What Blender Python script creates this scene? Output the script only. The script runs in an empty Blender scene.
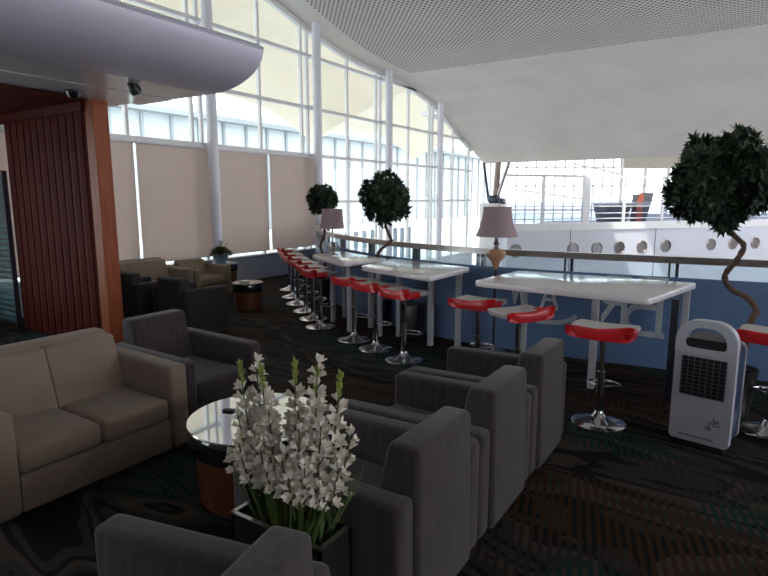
import bpy, bmesh, math, random
from math import sin, cos, pi, radians, atan, sqrt
from mathutils import Vector, Matrix, Quaternion
random.seed(7)
S = bpy.context.scene
COL = S.collection

# ------------------------------------------------------------------ helpers
def tag(o, label=None, cat=None, group=None, kind=None):
    if label: o['label'] = label
    if cat: o['category'] = cat
    if group: o['group'] = group
    if kind: o['kind'] = kind
    return o

def empty(name, loc=(0, 0, 0), rz=0.0, label=None, cat=None, group=None):
    o = bpy.data.objects.new(name, None); COL.objects.link(o)
    o.empty_display_size = .1
    o.location = loc; o.rotation_euler = (0, 0, rz)
    return tag(o, label, cat, group)

def build(name, bm, mat, parent=None, smooth=True, angle=35):
    me = bpy.data.meshes.new(name)
    bmesh.ops.recalc_face_normals(bm, faces=bm.faces[:])
    for f in bm.faces: f.smooth = smooth
    if smooth:
        for e in bm.edges:
            if len(e.link_faces) == 2 and e.calc_face_angle(0) > radians(angle): e.smooth = False
    bm.to_mesh(me); bm.free()
    for m in (mat if isinstance(mat, (list, tuple)) else [mat]): me.materials.append(m)
    o = bpy.data.objects.new(name, me); COL.objects.link(o)
    if parent: o.parent = parent
    return o

def NB(): return bmesh.new()

def merge(bm, b2):
    me = bpy.data.meshes.new('tmp'); b2.to_mesh(me); b2.free()
    bm.from_mesh(me); bpy.data.meshes.remove(me)

def box(bm, x0, x1, y0, y1, z0, z1, bev=0.0, seg=3, M=None, mi=0):
    b = NB()
    v = [b.verts.new((x, y, z)) for x in (x0, x1) for y in (y0, y1) for z in (z0, z1)]
    for f in ((0, 1, 3, 2), (4, 6, 7, 5), (0, 4, 5, 1), (2, 3, 7, 6), (0, 2, 6, 4), (1, 5, 7, 3)):
        b.faces.new([v[i] for i in f])
    bmesh.ops.recalc_face_normals(b, faces=b.faces[:])
    if bev: bmesh.ops.bevel(b, geom=b.edges[:], offset=bev, segments=seg, profile=.5, affect='EDGES')
    if M is not None: bmesh.ops.transform(b, matrix=M, verts=b.verts[:])
    for f in b.faces: f.material_index = mi
    merge(bm, b)

def prism(bm, poly, axis, a0, a1, bev=0.0, seg=3, M=None, mi=0):
    """poly: 2D points; axis 'x': poly in (y,z); 'y': poly in (x,z); 'z': poly in (x,y)"""
    b = NB()
    def P(p, a):
        return (a, p[0], p[1]) if axis == 'x' else (p[0], a, p[1]) if axis == 'y' else (p[0], p[1], a)
    A = [b.verts.new(P(p, a0)) for p in poly]; B = [b.verts.new(P(p, a1)) for p in poly]
    n = len(poly)
    b.faces.new(A[::-1]); b.faces.new(B)
    for i in range(n): b.faces.new((A[i], A[(i+1) % n], B[(i+1) % n], B[i]))
    bmesh.ops.recalc_face_normals(b, faces=b.faces[:])
    if bev: bmesh.ops.bevel(b, geom=b.edges[:], offset=bev, segments=seg, profile=.5, affect='EDGES')
    if M is not None: bmesh.ops.transform(b, matrix=M, verts=b.verts[:])
    for f in b.faces: f.material_index = mi
    merge(bm, b)

def lathe(bm, prof, n=32, M=None, mi=0):
    """prof: list of (r,z) bottom to top"""
    b = NB(); rings = []
    for r, z in prof:
        if r < 1e-5: rings.append([b.verts.new((0, 0, z))])
        else: rings.append([b.verts.new((r*cos(2*pi*i/n), r*sin(2*pi*i/n), z)) for i in range(n)])
    for a, c in zip(rings, rings[1:]):
        for i in range(n):
            j = (i+1) % n
            if len(a) == 1 and len(c) == 1: continue
            if len(a) == 1: b.faces.new((a[0], c[i], c[j]))
            elif len(c) == 1: b.faces.new((a[i], a[j], c[0]))
            else: b.faces.new((a[i], a[j], c[j], c[i]))
    if len(rings[0]) > 1: b.faces.new(rings[0][::-1])
    if len(rings[-1]) > 1: b.faces.new(rings[-1])
    if M is not None: bmesh.ops.transform(b, matrix=M, verts=b.verts[:])
    for f in b.faces: f.material_index = mi
    merge(bm, b)

def tube(bm, pts, r, n=10, closed=False, mi=0):
    b = NB(); pts = [Vector(p) for p in pts]; N = len(pts)
    rs = r if isinstance(r, (list, tuple)) else [r]*N
    prev = None; rings = []
    for i, p in enumerate(pts):
        if closed: t = (pts[(i+1) % N]-pts[i-1])
        else: t = pts[min(i+1, N-1)]-pts[max(i-1, 0)]
        t.normalize()
        if prev is None:
            a = Vector((0, 0, 1)) if abs(t.z) < .9 else Vector((1, 0, 0))
            nrm = t.cross(a).normalized()
        else:
            nrm = (prev - t*prev.dot(t)).normalized()
        prev = nrm; bn = t.cross(nrm)
        rings.append([b.verts.new(p+(nrm*cos(2*pi*k/n)+bn*sin(2*pi*k/n))*rs[i]) for k in range(n)])
    L = N if closed else N-1
    for i in range(L):
        a, c = rings[i], rings[(i+1) % N]
        for k in range(n): b.faces.new((a[k], a[(k+1) % n], c[(k+1) % n], c[k]))
    if not closed:
        b.faces.new(rings[0][::-1]); b.faces.new(rings[-1])
    for f in b.faces: f.material_index = mi
    merge(bm, b)

def spline(pts, sub=6):
    pts = [Vector(p) for p in pts]; out = []
    for i in range(len(pts)-1):
        p0 = pts[max(i-1, 0)]; p1 = pts[i]; p2 = pts[i+1]; p3 = pts[min(i+2, len(pts)-1)]
        for k in range(sub):
            t = k/sub
            out.append(.5*((2*p1)+(p2-p0)*t+(2*p0-5*p1+4*p2-p3)*t*t+(3*p1-p0-3*p2+p3)*t**3))
    out.append(pts[-1]); return out

def copy_tree(o, parent=None):
    c = o.copy(); COL.objects.link(c); c.parent = parent
    for ch in list(o.children): copy_tree(ch, c)
    return c

# ------------------------------------------------------------------ materials
def mat(name, col, rough=.5, metal=0.0, noise=0.0, nscale=20, bump=0.0, bscale=80, spec=.5, coat=0.0, sheen=0.0, col2=None, stretch=None):
    m = bpy.data.materials.new(name); m.use_nodes = True
    nt = m.node_tree; b = nt.nodes['Principled BSDF']
    b.inputs['Base Color'].default_value = (*col, 1); b.inputs['Roughness'].default_value = rough
    b.inputs['Metallic'].default_value = metal; b.inputs['Specular IOR Level'].default_value = spec
    b.inputs['Coat Weight'].default_value = coat; b.inputs['Sheen Weight'].default_value = sheen
    tc = nt.nodes.new('ShaderNodeTexCoord'); src = tc.outputs['Object']
    if stretch:
        mp = nt.nodes.new('ShaderNodeMapping'); mp.inputs['Scale'].default_value = stretch
        nt.links.new(src, mp.inputs[0]); src = mp.outputs[0]
    if noise or col2:
        n = nt.nodes.new('ShaderNodeTexNoise'); n.inputs['Scale'].default_value = nscale; n.inputs['Detail'].default_value = 4
        nt.links.new(src, n.inputs['Vector'])
        r = nt.nodes.new('ShaderNodeValToRGB')
        c2 = col2 if col2 else tuple(c*(1-noise) for c in col)
        r.color_ramp.elements[0].position = .35; r.color_ramp.elements[1].position = .65
        r.color_ramp.elements[0].color = (*c2, 1); r.color_ramp.elements[1].color = (*col, 1)
        nt.links.new(n.outputs['Fac'], r.inputs[0]); nt.links.new(r.outputs[0], b.inputs['Base Color'])
    if bump:
        n = nt.nodes.new('ShaderNodeTexNoise'); n.inputs['Scale'].default_value = bscale
        nt.links.new(src, n.inputs['Vector'])
        bp = nt.nodes.new('ShaderNodeBump'); bp.inputs['Strength'].default_value = bump; bp.inputs['Distance'].default_value = .004
        nt.links.new(n.outputs['Fac'], bp.inputs['Height']); nt.links.new(bp.outputs[0], b.inputs['Normal'])
    return m

def glass(name, tint=(.93, .97, .97), refl=.08):
    m = bpy.data.materials.new(name); m.use_nodes = True; nt = m.node_tree; nt.nodes.clear()
    out = nt.nodes.new('ShaderNodeOutputMaterial'); mx = nt.nodes.new('ShaderNodeMixShader')
    t = nt.nodes.new('ShaderNodeBsdfTransparent'); t.inputs[0].default_value = (*tint, 1)
    g = nt.nodes.new('ShaderNodeBsdfGlossy'); g.inputs['Roughness'].default_value = .02
    lw = nt.nodes.new('ShaderNodeLayerWeight'); lw.inputs['Blend'].default_value = .5
    pw = nt.nodes.new('ShaderNodeMath'); pw.operation = 'POWER'; pw.inputs[1].default_value = 5
    fr = nt.nodes.new('ShaderNodeMath'); fr.operation = 'MULTIPLY_ADD'; fr.inputs[1].default_value = .6; fr.inputs[2].default_value = .04
    nt.links.new(lw.outputs['Facing'], pw.inputs[0]); nt.links.new(pw.outputs[0], fr.inputs[0])
    nt.links.new(fr.outputs[0], mx.inputs[0]); nt.links.new(t.outputs[0], mx.inputs[1]); nt.links.new(g.outputs[0], mx.inputs[2])
    nt.links.new(mx.outputs[0], out.inputs[0]); return m

def fabric_translucent(name, col, tr=.5):
    m = bpy.data.materials.new(name); m.use_nodes = True; nt = m.node_tree; nt.nodes.clear()
    out = nt.nodes.new('ShaderNodeOutputMaterial'); mx = nt.nodes.new('ShaderNodeMixShader')
    d = nt.nodes.new('ShaderNodeBsdfDiffuse'); t = nt.nodes.new('ShaderNodeBsdfTranslucent')
    tc = nt.nodes.new('ShaderNodeTexCoord'); n = nt.nodes.new('ShaderNodeTexNoise'); n.inputs['Scale'].default_value = 3
    nt.links.new(tc.outputs['Object'], n.inputs['Vector'])
    r = nt.nodes.new('ShaderNodeValToRGB'); r.color_ramp.elements[0].color = (*[c*.93 for c in col], 1); r.color_ramp.elements[1].color = (*col, 1)
    nt.links.new(n.outputs['Fac'], r.inputs[0])
    nt.links.new(r.outputs[0], d.inputs[0]); nt.links.new(r.outputs[0], t.inputs[0])
    mx.inputs[0].default_value = tr
    nt.links.new(d.outputs[0], mx.inputs[1]); nt.links.new(t.outputs[0], mx.inputs[2]); nt.links.new(mx.outputs[0], out.inputs[0])
    return m

M = {}
M['white_paint'] = mat('white_paint', (.78, .78, .8), .45, noise=.04, nscale=3)
M['col_paint'] = mat('column_paint', (.84, .82, .9), .35, noise=.04, nscale=3)
M['frame_paint'] = mat('frame_paint', (.84, .82, .82), .4, noise=.05, nscale=4)
M['knee'] = mat('knee_wall_paint', (.6, .62, .72), .5, noise=.06, nscale=2)
M['beige'] = mat('beige_upholstery', (.265, .192, .145), .85, noise=.1, nscale=6, bump=.4, bscale=300, sheen=.2)
M['grey_fab'] = mat('grey_upholstery', (.052, .037, .041), .9, noise=.42, nscale=34, bump=.5, bscale=260, sheen=.25, stretch=(1, 1, .18))
M['dark_fab'] = mat('dark_upholstery', (.026, .021, .026), .9, noise=.2, nscale=20, bump=.4, bscale=260, sheen=.1)
M['wood'] = mat('cherry_wood_panel', (.105, .017, .012), .6, spec=.08, col2=(.07, .011, .008), nscale=4, stretch=(6, 6, .6), bump=.1, bscale=20)
M['wood_edge'] = mat('orange_wood_edge', (.36, .095, .035), .45, spec=.25, col2=(.28, .065, .025), nscale=4, stretch=(6, 6, .6))
M['wood_table'] = mat('table_drum_wood', (.17, .05, .018), .4, col2=(.12, .035, .014), nscale=5, stretch=(5, 5, .7))
M['black_gloss'] = mat('black_gloss', (.012, .012, .015), .06, spec=.8, coat=.5, noise=.1, nscale=5)
M['black_glass'] = mat('black_glass', (.01, .012, .016), .03, spec=1.0, coat=1.0, noise=.1, nscale=5)
M['black_glass'].node_tree.nodes['Principled BSDF'].inputs['IOR'].default_value = 3.2
M['chrome'] = mat('chrome', (.75, .75, .78), .12, metal=1, noise=.05, nscale=8)
M['steel'] = mat('brushed_steel', (.5, .46, .45), .3, metal=1, noise=.1, nscale=10)
M['dark_metal'] = mat('dark_metal', (.06, .065, .085), .4, metal=.6, noise=.1, nscale=8)
M['table_top'] = mat('white_laminate_top', (.88, .82, .84), .2, spec=.7, coat=.4, noise=.03, nscale=6)
M['table_leg'] = mat('white_table_leg', (.6, .6, .64), .4, noise=.05, nscale=6)
M['red'] = mat('red_leatherette', (.72, .012, .02), .35, noise=.12, nscale=12, coat=.2)
M['cream_leather'] = mat('white_leatherette', (.72, .68, .66), .4, noise=.05, nscale=12)
M['leaf'] = mat('dark_green_leaf', (.032, .062, .022), .5, col2=(.015, .035, .02), nscale=9)
M['leaf2'] = mat('bright_green_leaf', (.10, .14, .03), .5, col2=(.05, .1, .03), nscale=9)
M['bud'] = mat('green_bud', (.36, .42, .09), .5, col2=(.2, .28, .06), nscale=30)
M['petal'] = mat('white_petal', (.84, .77, .68), .6, noise=.12, nscale=40)
M['petal'].node_tree.nodes['Principled BSDF'].inputs['Subsurface Weight'].default_value = .15
M['petal'].node_tree.nodes['Principled BSDF'].inputs['Subsurface Radius'].default_value = (.02, .02, .01)
M['trunk'] = mat('twisted_bark', (.14, .085, .06), .7, noise=.4, nscale=30, bump=.5, bscale=90)
M['soil'] = mat('soil', (.03, .022, .016), .95, noise=.4, nscale=60, bump=.8, bscale=80)
M['pot_black'] = mat('black_pot', (.02, .02, .022), .35, noise=.1, nscale=10)
M['pot_grey'] = mat('slate_planter', (.016, .017, .018), .35, noise=.15, nscale=10)
M['pot_blue'] = mat('blue_glazed_pot', (.22, .36, .5), .3, noise=.1, nscale=10)
M['shade'] = fabric_translucent('lamp_shade_fabric', (.74, .6, .64), .45)
M['gold'] = mat('amber_ceramic', (.62, .34, .2), .25, noise=.3, nscale=25, coat=.5)
M['crystal'] = mat('silvered_crystal', (.6, .6, .62), .08, metal=.8, noise=.4, nscale=60)
M['blind'] = fabric_translucent('roller_blind_fabric', (.72, .62, .58), .5)
M['fascia'] = mat('lilac_grey_fascia', (.72, .7, .84), .3, noise=.04, nscale=2)
M['soffit'] = mat('soffit_panel', (.86, .86, .9), .15, noise=.05, nscale=2)
M['cooler'] = mat('white_plastic', (.55, .54, .62), .35, noise=.04, nscale=6)
M['tank'] = mat('blue_tank_plastic', (.035, .06, .13), .3, noise=.1, nscale=6)
M['black_plastic'] = mat('black_plastic', (.015, .015, .018), .4, noise=.1, nscale=8)
M['rubber'] = mat('black_rubber', (.02, .02, .02), .7, noise=.1, nscale=8)
M['blue_film'] = mat('blue_film_panel', (.17, .27, .48), .32, noise=.1, nscale=2, spec=.4)
M['letter'] = mat('pale_letter_film', (.8, .85, .9), .4, noise=.05, nscale=5)
M['teal'] = mat('teal_slat', (.1, .22, .25), .25, noise=.2, nscale=5)
M['glass'] = glass('window_glass')
M['glass_rail'] = glass('balustrade_glass', (.88, .95, .97))
M['concrete'] = mat('pale_concrete', (.68, .67, .68), .7, noise=.12, nscale=2)
M['brown_con'] = mat('brown_strut_paint', (.36, .28, .25), .6, noise=.1, nscale=3)
M['bulkhead'] = mat('white_bulkhead', (.62, .64, .72), .4, noise=.04, nscale=.7)
M['far_beige'] = mat('beige_cladding', (.45, .41, .33), .6, noise=.08, nscale=1)
M['ext_cream'] = mat('cream_canopy', (.86, .74, .58), .7, noise=.07, nscale=.5)
M['ext_ground'] = mat('pale_apron', (.46, .49, .51), .8, noise=.1, nscale=.3)
M['ext_hill'] = mat('hazy_roof', (.29, .31, .33), .9, noise=.2, nscale=.1)
M['ext_fence'] = mat('grey_bollard', (.3, .34, .42), .6, noise=.2, nscale=2)
M['lower_floor'] = mat('pale_terrazzo', (.6, .6, .62), .3, noise=.1, nscale=3)
M['red_banner'] = mat('orange_red_panel', (.6, .12, .06), .5, noise=.1, nscale=2)
M['dark_kiosk'] = mat('slate_kiosk', (.12, .12, .14), .5, noise=.15, nscale=2)
M['porcelain'] = mat('white_porcelain', (.85, .85, .85), .2, noise=.03, nscale=5)
M['olive'] = mat('olive_cushion_fabric', (.27, .21, .14), .85, noise=.15, nscale=12, bump=.3, bscale=200)
M['side_wall'] = mat('dark_wall_paint', (.22, .2, .2), .7, noise=.05, nscale=2)

def carpet():
    m = bpy.data.materials.new('patterned_carpet'); m.use_nodes = True; nt = m.node_tree; L = nt.links
    b = nt.nodes['Principled BSDF']; b.inputs['Roughness'].default_value = .95; b.inputs['Specular IOR Level'].default_value = .15
    N = nt.nodes.new
    tc = N('ShaderNodeTexCoord')
    # flowing leaf-like patches of muted brown, slate and teal
    m0 = N('ShaderNodeMapping'); m0.inputs['Rotation'].default_value = (0, 0, -.45); m0.inputs['Scale'].default_value = (.55, 1.5, 1)
    L.new(tc.outputs['Object'], m0.inputs[0])
    w = N('ShaderNodeTexNoise'); w.inputs['Scale'].default_value = 1.15; w.inputs['Detail'].default_value = .6; w.inputs['Distortion'].default_value = 1.6
    L.new(m0.outputs[0], w.inputs['Vector'])
    r = N('ShaderNodeValToRGB'); r.color_ramp.interpolation = 'CONSTANT'
    cols = [(0, (.010, .0085, .009)), (.30, (.045, .036, .033)), (.37, (.012, .010, .010)), (.44, (.026, .031, .027)), (.50, (.06, .046, .039)), (.56, (.011, .0095, .010)), (.61, (.036, .03, .029)), (.68, (.010, .0085, .009))]
    e = r.color_ramp.elements
    e[0].position = 0; e[0].color = (*cols[0][1], 1); e[1].position = cols[1][0]; e[1].color = (*cols[1][1], 1)
    for p, c in cols[2:]:
        k = e.new(p); k.color = (*c, 1)
    L.new(w.outputs['Fac'], r.inputs[0])
    # broken stripes in orange / teal inside patches
    mp = N('ShaderNodeMapping'); mp.inputs['Rotation'].default_value = (0, 0, -.25)
    L.new(tc.outputs['Object'], mp.inputs[0])
    n2 = N('ShaderNodeTexWave'); n2.inputs['Scale'].default_value = 6.5; n2.inputs['Distortion'].default_value = .6; n2.inputs['Detail Scale'].default_value = .5
    L.new(mp.outputs[0], n2.inputs['Vector'])
    st = N('ShaderNodeMath'); st.operation = 'GREATER_THAN'; st.inputs[1].default_value = .5
    L.new(n2.outputs['Fac'], st.inputs[0])
    md_ = N('ShaderNodeMixRGB'); md_.inputs[0].default_value = .25; L.new(m0.outputs[0], md_.inputs[1]); L.new(w.outputs['Color'], md_.inputs[2])
    v = N('ShaderNodeTexVoronoi'); v.inputs['Scale'].default_value = 1.9; L.new(md_.outputs[0], v.inputs['Vector'])
    sep = N('ShaderNodeSeparateColor'); L.new(v.outputs['Color'], sep.inputs[0])
    gt = N('ShaderNodeMath'); gt.operation = 'GREATER_THAN'; gt.inputs[1].default_value = .5; L.new(sep.outputs[0], gt.inputs[0])
    mu = N('ShaderNodeMath'); mu.operation = 'MULTIPLY'; L.new(gt.outputs[0], mu.inputs[0]); L.new(st.outputs[0], mu.inputs[1])
    r2 = N('ShaderNodeValToRGB'); r2.color_ramp.interpolation = 'CONSTANT'
    e = r2.color_ramp.elements; e[0].color = (.05, .021, .011, 1); e[1].position = .4; e[1].color = (.012, .035, .035, 1)
    k = e.new(.75); k.color = (.03, .025, .022, 1)
    L.new(sep.outputs[1], r2.inputs[0])
    mx = N('ShaderNodeMixRGB'); L.new(mu.outputs[0], mx.inputs[0]); L.new(r.outputs[0], mx.inputs[1]); L.new(r2.outputs[0], mx.inputs[2])
    L.new(mx.outputs[0], b.inputs['Base Color'])
    n3 = N('ShaderNodeTexNoise'); n3.inputs['Scale'].default_value = 350; L.new(tc.outputs['Object'], n3.inputs['Vector'])
    bp = N('ShaderNodeBump'); bp.inputs['Strength'].default_value = .5; bp.inputs['Distance'].default_value = .004
    L.new(n3.outputs['Fac'], bp.inputs['Height']); L.new(bp.outputs[0], b.inputs['Normal'])
    return m
M['carpet'] = carpet()

PERF_X, PERF_Y = -8.25, 14.2
def ceiling_mat():
    m = bpy.data.materials.new('vault_panels'); m.use_nodes = True; nt = m.node_tree; L = nt.links; N = nt.nodes.new
    b = nt.nodes['Principled BSDF']; b.inputs['Roughness'].default_value = .8
    tc = N('ShaderNodeTexCoord'); sp = N('ShaderNodeSeparateXYZ'); L.new(tc.outputs['Object'], sp.inputs[0])
    def math_(op, a, bb=None, v=None):
        n = N('ShaderNodeMath'); n.operation = op
        L.new(a, n.inputs[0])
        if bb is not None: L.new(bb, n.inputs[1])
        if v is not None: n.inputs[1].default_value = v
        return n.outputs[0]
    k = 2*pi/.125
    sx = math_('SINE', math_('MULTIPLY', sp.outputs[0], v=k)); sy = math_('SINE', math_('MULTIPLY', sp.outputs[1], v=k))
    pr = math_('MULTIPLY', sx, sy); hole = math_('GREATER_THAN', pr, v=.12)
    m1 = math_('GREATER_THAN', sp.outputs[0], v=PERF_X); m2 = math_('LESS_THAN', sp.outputs[1], v=PERF_Y)
    msk = math_('MULTIPLY', hole, math_('MULTIPLY', m1, m2))
    nz = N('ShaderNodeTexNoise'); nz.inputs['Scale'].default_value = .8; nz.inputs['Detail'].default_value = 5; L.new(tc.outputs['Object'], nz.inputs['Vector'])
    r = N('ShaderNodeValToRGB'); r.color_ramp.elements[0].position = .3; r.color_ramp.elements[1].position = .7
    r.color_ramp.elements[0].color = (.70, .66, .60, 1); r.color_ramp.elements[1].color = (.78, .74, .68, 1)
    L.new(nz.outputs['Fac'], r.inputs[0])
    mx = N('ShaderNodeMixRGB'); L.new(msk, mx.inputs[0]); L.new(r.outputs[0], mx.inputs[1]); mx.inputs[2].default_value = (.22, .21, .21, 1)
    L.new(mx.outputs[0], b.inputs['Base Color']); return m
M['vault'] = ceiling_mat()

# ------------------------------------------------------------------ camera
H = 1.75
pitch = atan(90/560); yaw = radians(32.75)
cam = bpy.data.cameras.new('camera'); cam.sensor_width = 36; cam.lens = 560/768*36; cam.clip_end = 400
co = bpy.data.objects.new('camera', cam); COL.objects.link(co)
co.location = (0, 0, H); co.rotation_euler = (pi/2-pitch, 0, yaw)
S.camera = co

# ------------------------------------------------------------------ setting
RAIL = [(7.0, 7.3), (3.0, 6.78), (0.2, 6.42), (-1.4, 6.25), (-2.6, 6.2), (-3.3, 6.32), (-4.2, 6.6), (-5.2, 7.1), (-6.2, 7.8), (-7.3, 8.9), (-8.0, 9.8), (-8.85, 11.2)]
XW = -8.9
PROF = [(-7, 8.2), (0, 7.35), (6, 6.7), (9.4, 5.95), (11, 5.55), (12.5, 5.3), (14.7, 5.15), (16.5, 4.88), (17.6, 4.5), (18.8, 4.0), (20, 3.55), (21.3, 3.1)]
PS = [(v.x, v.y) for v in spline([(a, b, 0) for a, b in PROF], 5)]
def zprof(y):
    for (a, b), (c, d) in zip(PS, PS[1:]):
        if a <= y <= c: return b+(d-b)*(y-a)/(c-a)
    return PS[-1][1]

bm = NB()
poly = [(-8.9, -5), (7.0, -5)]+RAIL+[(-8.9, 11.2)]
prism(bm, poly, 'z', -.3, 0)
floor = tag(build('floor', bm, M['carpet'], smooth=False), kind='structure')

# vaulted ceiling
bm = NB(); x0, x1 = XW-.05, 12.0
lo = []; hi = []
for y, z in PS:
    lo.append((bm.verts.new((x0, y, z)), bm.verts.new((x1, y, z)))); hi.append((bm.verts.new((x0, y, z+.25)), bm.verts.new((x1, y, z+.25))))
for i in range(len(PS)-1):
    bm.faces.new((lo[i][0], lo[i][1], lo[i+1][1], lo[i+1][0])); bm.faces.new((hi[i][0], hi[i+1][0], hi[i+1][1], hi[i][1]))
    for k in (0, 1): bm.faces.new((lo[i][k], lo[i+1][k], hi[i+1][k], hi[i][k]))
bm.faces.new((lo[-1][0], lo[-1][1], hi[-1][1], hi[-1][0])); bm.faces.new((lo[0][0], hi[0][0], hi[0][1], lo[0][1]))
tag(build('ceiling', bm, M['vault']), kind='structure')

# walls out of view that close the hall
bm = NB(); box(bm, -9.0, 12.2, -7.2, -7.0, -5, 8.6); tag(build('wall_back', bm, M['side_wall'], smooth=False), kind='structure')
bm = NB(); box(bm, 12.0, 12.2, -7.0, 36, -5, 1.2); box(bm, 12.0, 12.2, -7.0, 36, 4.5, 8.6)  # unseen wall; open band between the boxes added to light the room from here
for y in (-7, -2, 3, 8, 13, 18, 36): box(bm, 12.0, 12.2, y-.2, y+.2, 1.2, 4.5)
tag(build('wall_right', bm, M['side_wall'], smooth=False), kind='structure')
bm = NB(); box(bm, XW-.25, 12.2, -7.0, 45, -5.2, -5); tag(build('lower_hall_floor', bm, M['lower_floor'], smooth=False), kind='structure')

# knee wall and sill
bm = NB(); box(bm, XW-.2, XW, -7, 11.3, -.3, .5); tag(build('wall_left', bm, M['knee'], smooth=False), kind='structure')
bm = NB(); box(bm, XW-.2, XW+.06, -7, 11.3, .5, .54, .008, 2); tag(build('trim_1', bm, M['white_paint']), kind='structure')
bm = NB(); box(bm, XW-.2, XW, 11.3, 20.2, -5, -.3); tag(build('wall_left_lower', bm, M['white_paint'], smooth=False), kind='structure')
# window bays
CY0, BAY = 7.42, 3.13
cols_y = [CY0+BAY*k for k in range(-4, 5)]
win = 0
for k in range(len(cols_y)-1):
    y0, y1 = cols_y[k], cols_y[k+1]; ym = (y0+y1)/2; win += 1
    zb = .54 if y1 < 11.3 else -.3
    root = empty('window_%d' % win, (XW, ym, zb)); tag(root, kind='structure')
    f = NB()
    for y in (y0+.0, ym, y1-.22):
        box(f, -.08, .0, y-ym-.028, y-ym+.028, 0, zprof(min(y, 21.2))-zb+.05)
    for z in ([1.66] if y1 > 11.3 else [])+[2.76, 3.85, 5.02, 6.15]:
        if z < zprof(ym)+.2:
            ya, yb = y0, y1
            while yb > ya and zprof(min(yb, 21.2)) < z: yb -= .05
            if yb-ya > .3: box(f, -.09, .02, ya-ym, yb-ym, z-zb-.035, z-zb+.035)
    # head member that follows the vault
    yy = [y0+(y1-y0)*i/8 for i in range(9)]
    for a, c in zip(yy, yy[1:]):
        za, zc = zprof(min(a, 21.2))-zb, zprof(min(c, 21.2))-zb
        prism(f, [(a-ym, za-.1), (c-ym, zc-.1), (c-ym, zc+.1), (a-ym, za+.1)], 'x', -.1, .02)
    build('window_frame', f, M['frame_paint'], root, smooth=False)
    g = NB()
    top = [(y-ym, zprof(min(y, 21.2))-zb) for y in yy]
    prism(g, [(y0-ym, 0), (y1-ym, 0)]+top[::-1], 'x', -.05, -.04)
    build('pane', g, M['glass'], root, smooth=False)
for y in [c for c in cols_y[1:] if c < 19.5]:
    bm = NB(); zb = 0 if y < 11.2 else -5; zt = zprof(min(y, 21.2))
    x = XW+.27 if y < 20.3 else XW+.27
    lathe(bm, [(.1, zb), (.1, zt+.12)], 24, Matrix.Translation((x, y, 0)))
    z = 2.76
    while z < zt-.2:
        box(bm, XW-.0, x, y-.03, y+.03, z-.03, z+.03); z += 1.1
    tag(build('round_column', bm, M['col_paint']), kind='structure')

# roller blinds
BY = [2.75, 4.33, 5.93, 7.5, 9.12, 10.72]
def make_blind(w):
    r = empty('roller_blind', (0, 0, 0), 0)
    bm = NB(); box(bm, -.003, .003, -w/2, w/2, 0, 2.06); build('blind_fabric', bm, M['blind'], r, smooth=False)
    bm = NB(); tube(bm, [(0, -w/2, 0), (0, w/2, 0)], .014, 10); build('bottom_bar', bm, M['white_paint'], r)
    bm = NB(); tube(bm, [(0, -w/2-.01, 2.08), (0, w/2+.01, 2.08)], .03, 14); build('roller_tube', bm, M['white_paint'], r)
    return r
proto = make_blind(1.53)
bl = ['beige roller blind mostly hidden behind the red wood wall', 'beige roller blind directly right of the red wood wall', 'beige roller blind left of the first round column', 'beige roller blind just right of the first round column', 'rightmost beige roller blind, before the uncovered glass']
for i in range(5):
    o = proto if i == 0 else copy_tree(proto)
    o.location = (XW+.05, (BY[i]+BY[i+1])/2, .615); tag(o, bl[i], 'blind', 'roller blinds on the window wall')

# ------------------------------------------------------------------ balustrade
def rail_at(s):  # polyline param
    return s
def seglen(a, b): return sqrt((a[0]-b[0])**2+(a[1]-b[1])**2)
RS = [(v.x, v.y) for v in spline([(a, b, 0) for a, b in RAIL], 4)]
root = empty('balustrade', (-2.6, 6.2, 0), 0, 'blue panelled glass balustrade with steel handrail curving behind the bar tables', 'balustrade')
ox, oy = -2.6, 6.2
def offs(p, q, r, d):
    a = Vector((r[0]-p[0], r[1]-p[1])).normalized(); n = Vector((-a.y, a.x)); return (q[0]+n.x*d, q[1]+n.y*d)
def strip(bm, z0, z1, d0, d1):
    n = len(RS); A = []
    for i in range(n):
        p = RS[max(i-1, 0)]; r = RS[min(i+1, n-1)]
        a = offs(p, RS[i], r, d0); b = offs(p, RS[i], r, d1)
        A.append([bm.verts.new((x-ox, y-oy, z)) for (x, y) in (a, b) for z in (z0, z1)])
    for a, c in zip(A, A[1:]):
        for i, j in ((0, 1), (1, 3), (3, 2), (2, 0)): bm.faces.new((a[i], a[j], c[j], c[i]))
    for a in (A[0], A[-1]): bm.faces.new((a[0], a[1], a[3], a[2]))
bm = NB(); strip(bm, .0, .96, .035, .055); build('blue_panel', bm, M['blue_film'], root)
bm = NB(); strip(bm, .96, 1.1, .035, .047); build('glass_strip', bm, M['glass_rail'], root)
bm = NB(); strip(bm, 1.1, 1.15, -.035, .06); strip(bm, 1.15, 1.165, -.05, .03)
build('handrail', bm, M['steel'], root)
bm = NB(); strip(bm, 0, .05, .015, .034); build('kick_strip', bm, M['dark_metal'], root)
# posts
cum = 0; nxt = .5; post_pts = []
for a, b in zip(RS, RS[1:]):
    L = seglen(a, b)
    while nxt <= cum+L:
        t = (nxt-cum)/L; post_pts.append((a[0]+(b[0]-a[0])*t, a[1]+(b[1]-a[1])*t, math.atan2(b[1]-a[1], b[0]-a[0]))); nxt += 1.02
    cum += L
for (x, y, a) in post_pts:
    bm = NB(); Mx = Matrix.Translation((x-ox, y-oy, 0)) @ Matrix.Rotation(a, 4, 'Z')
    box(bm, -.045, -.015, -.03, .03, 0, 1.1, M=Mx); box(bm, .03, .05, -.03, .03, 0, 1.1, M=Mx)
    build('post', bm, M['dark_metal'], root, smooth=False)
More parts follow.
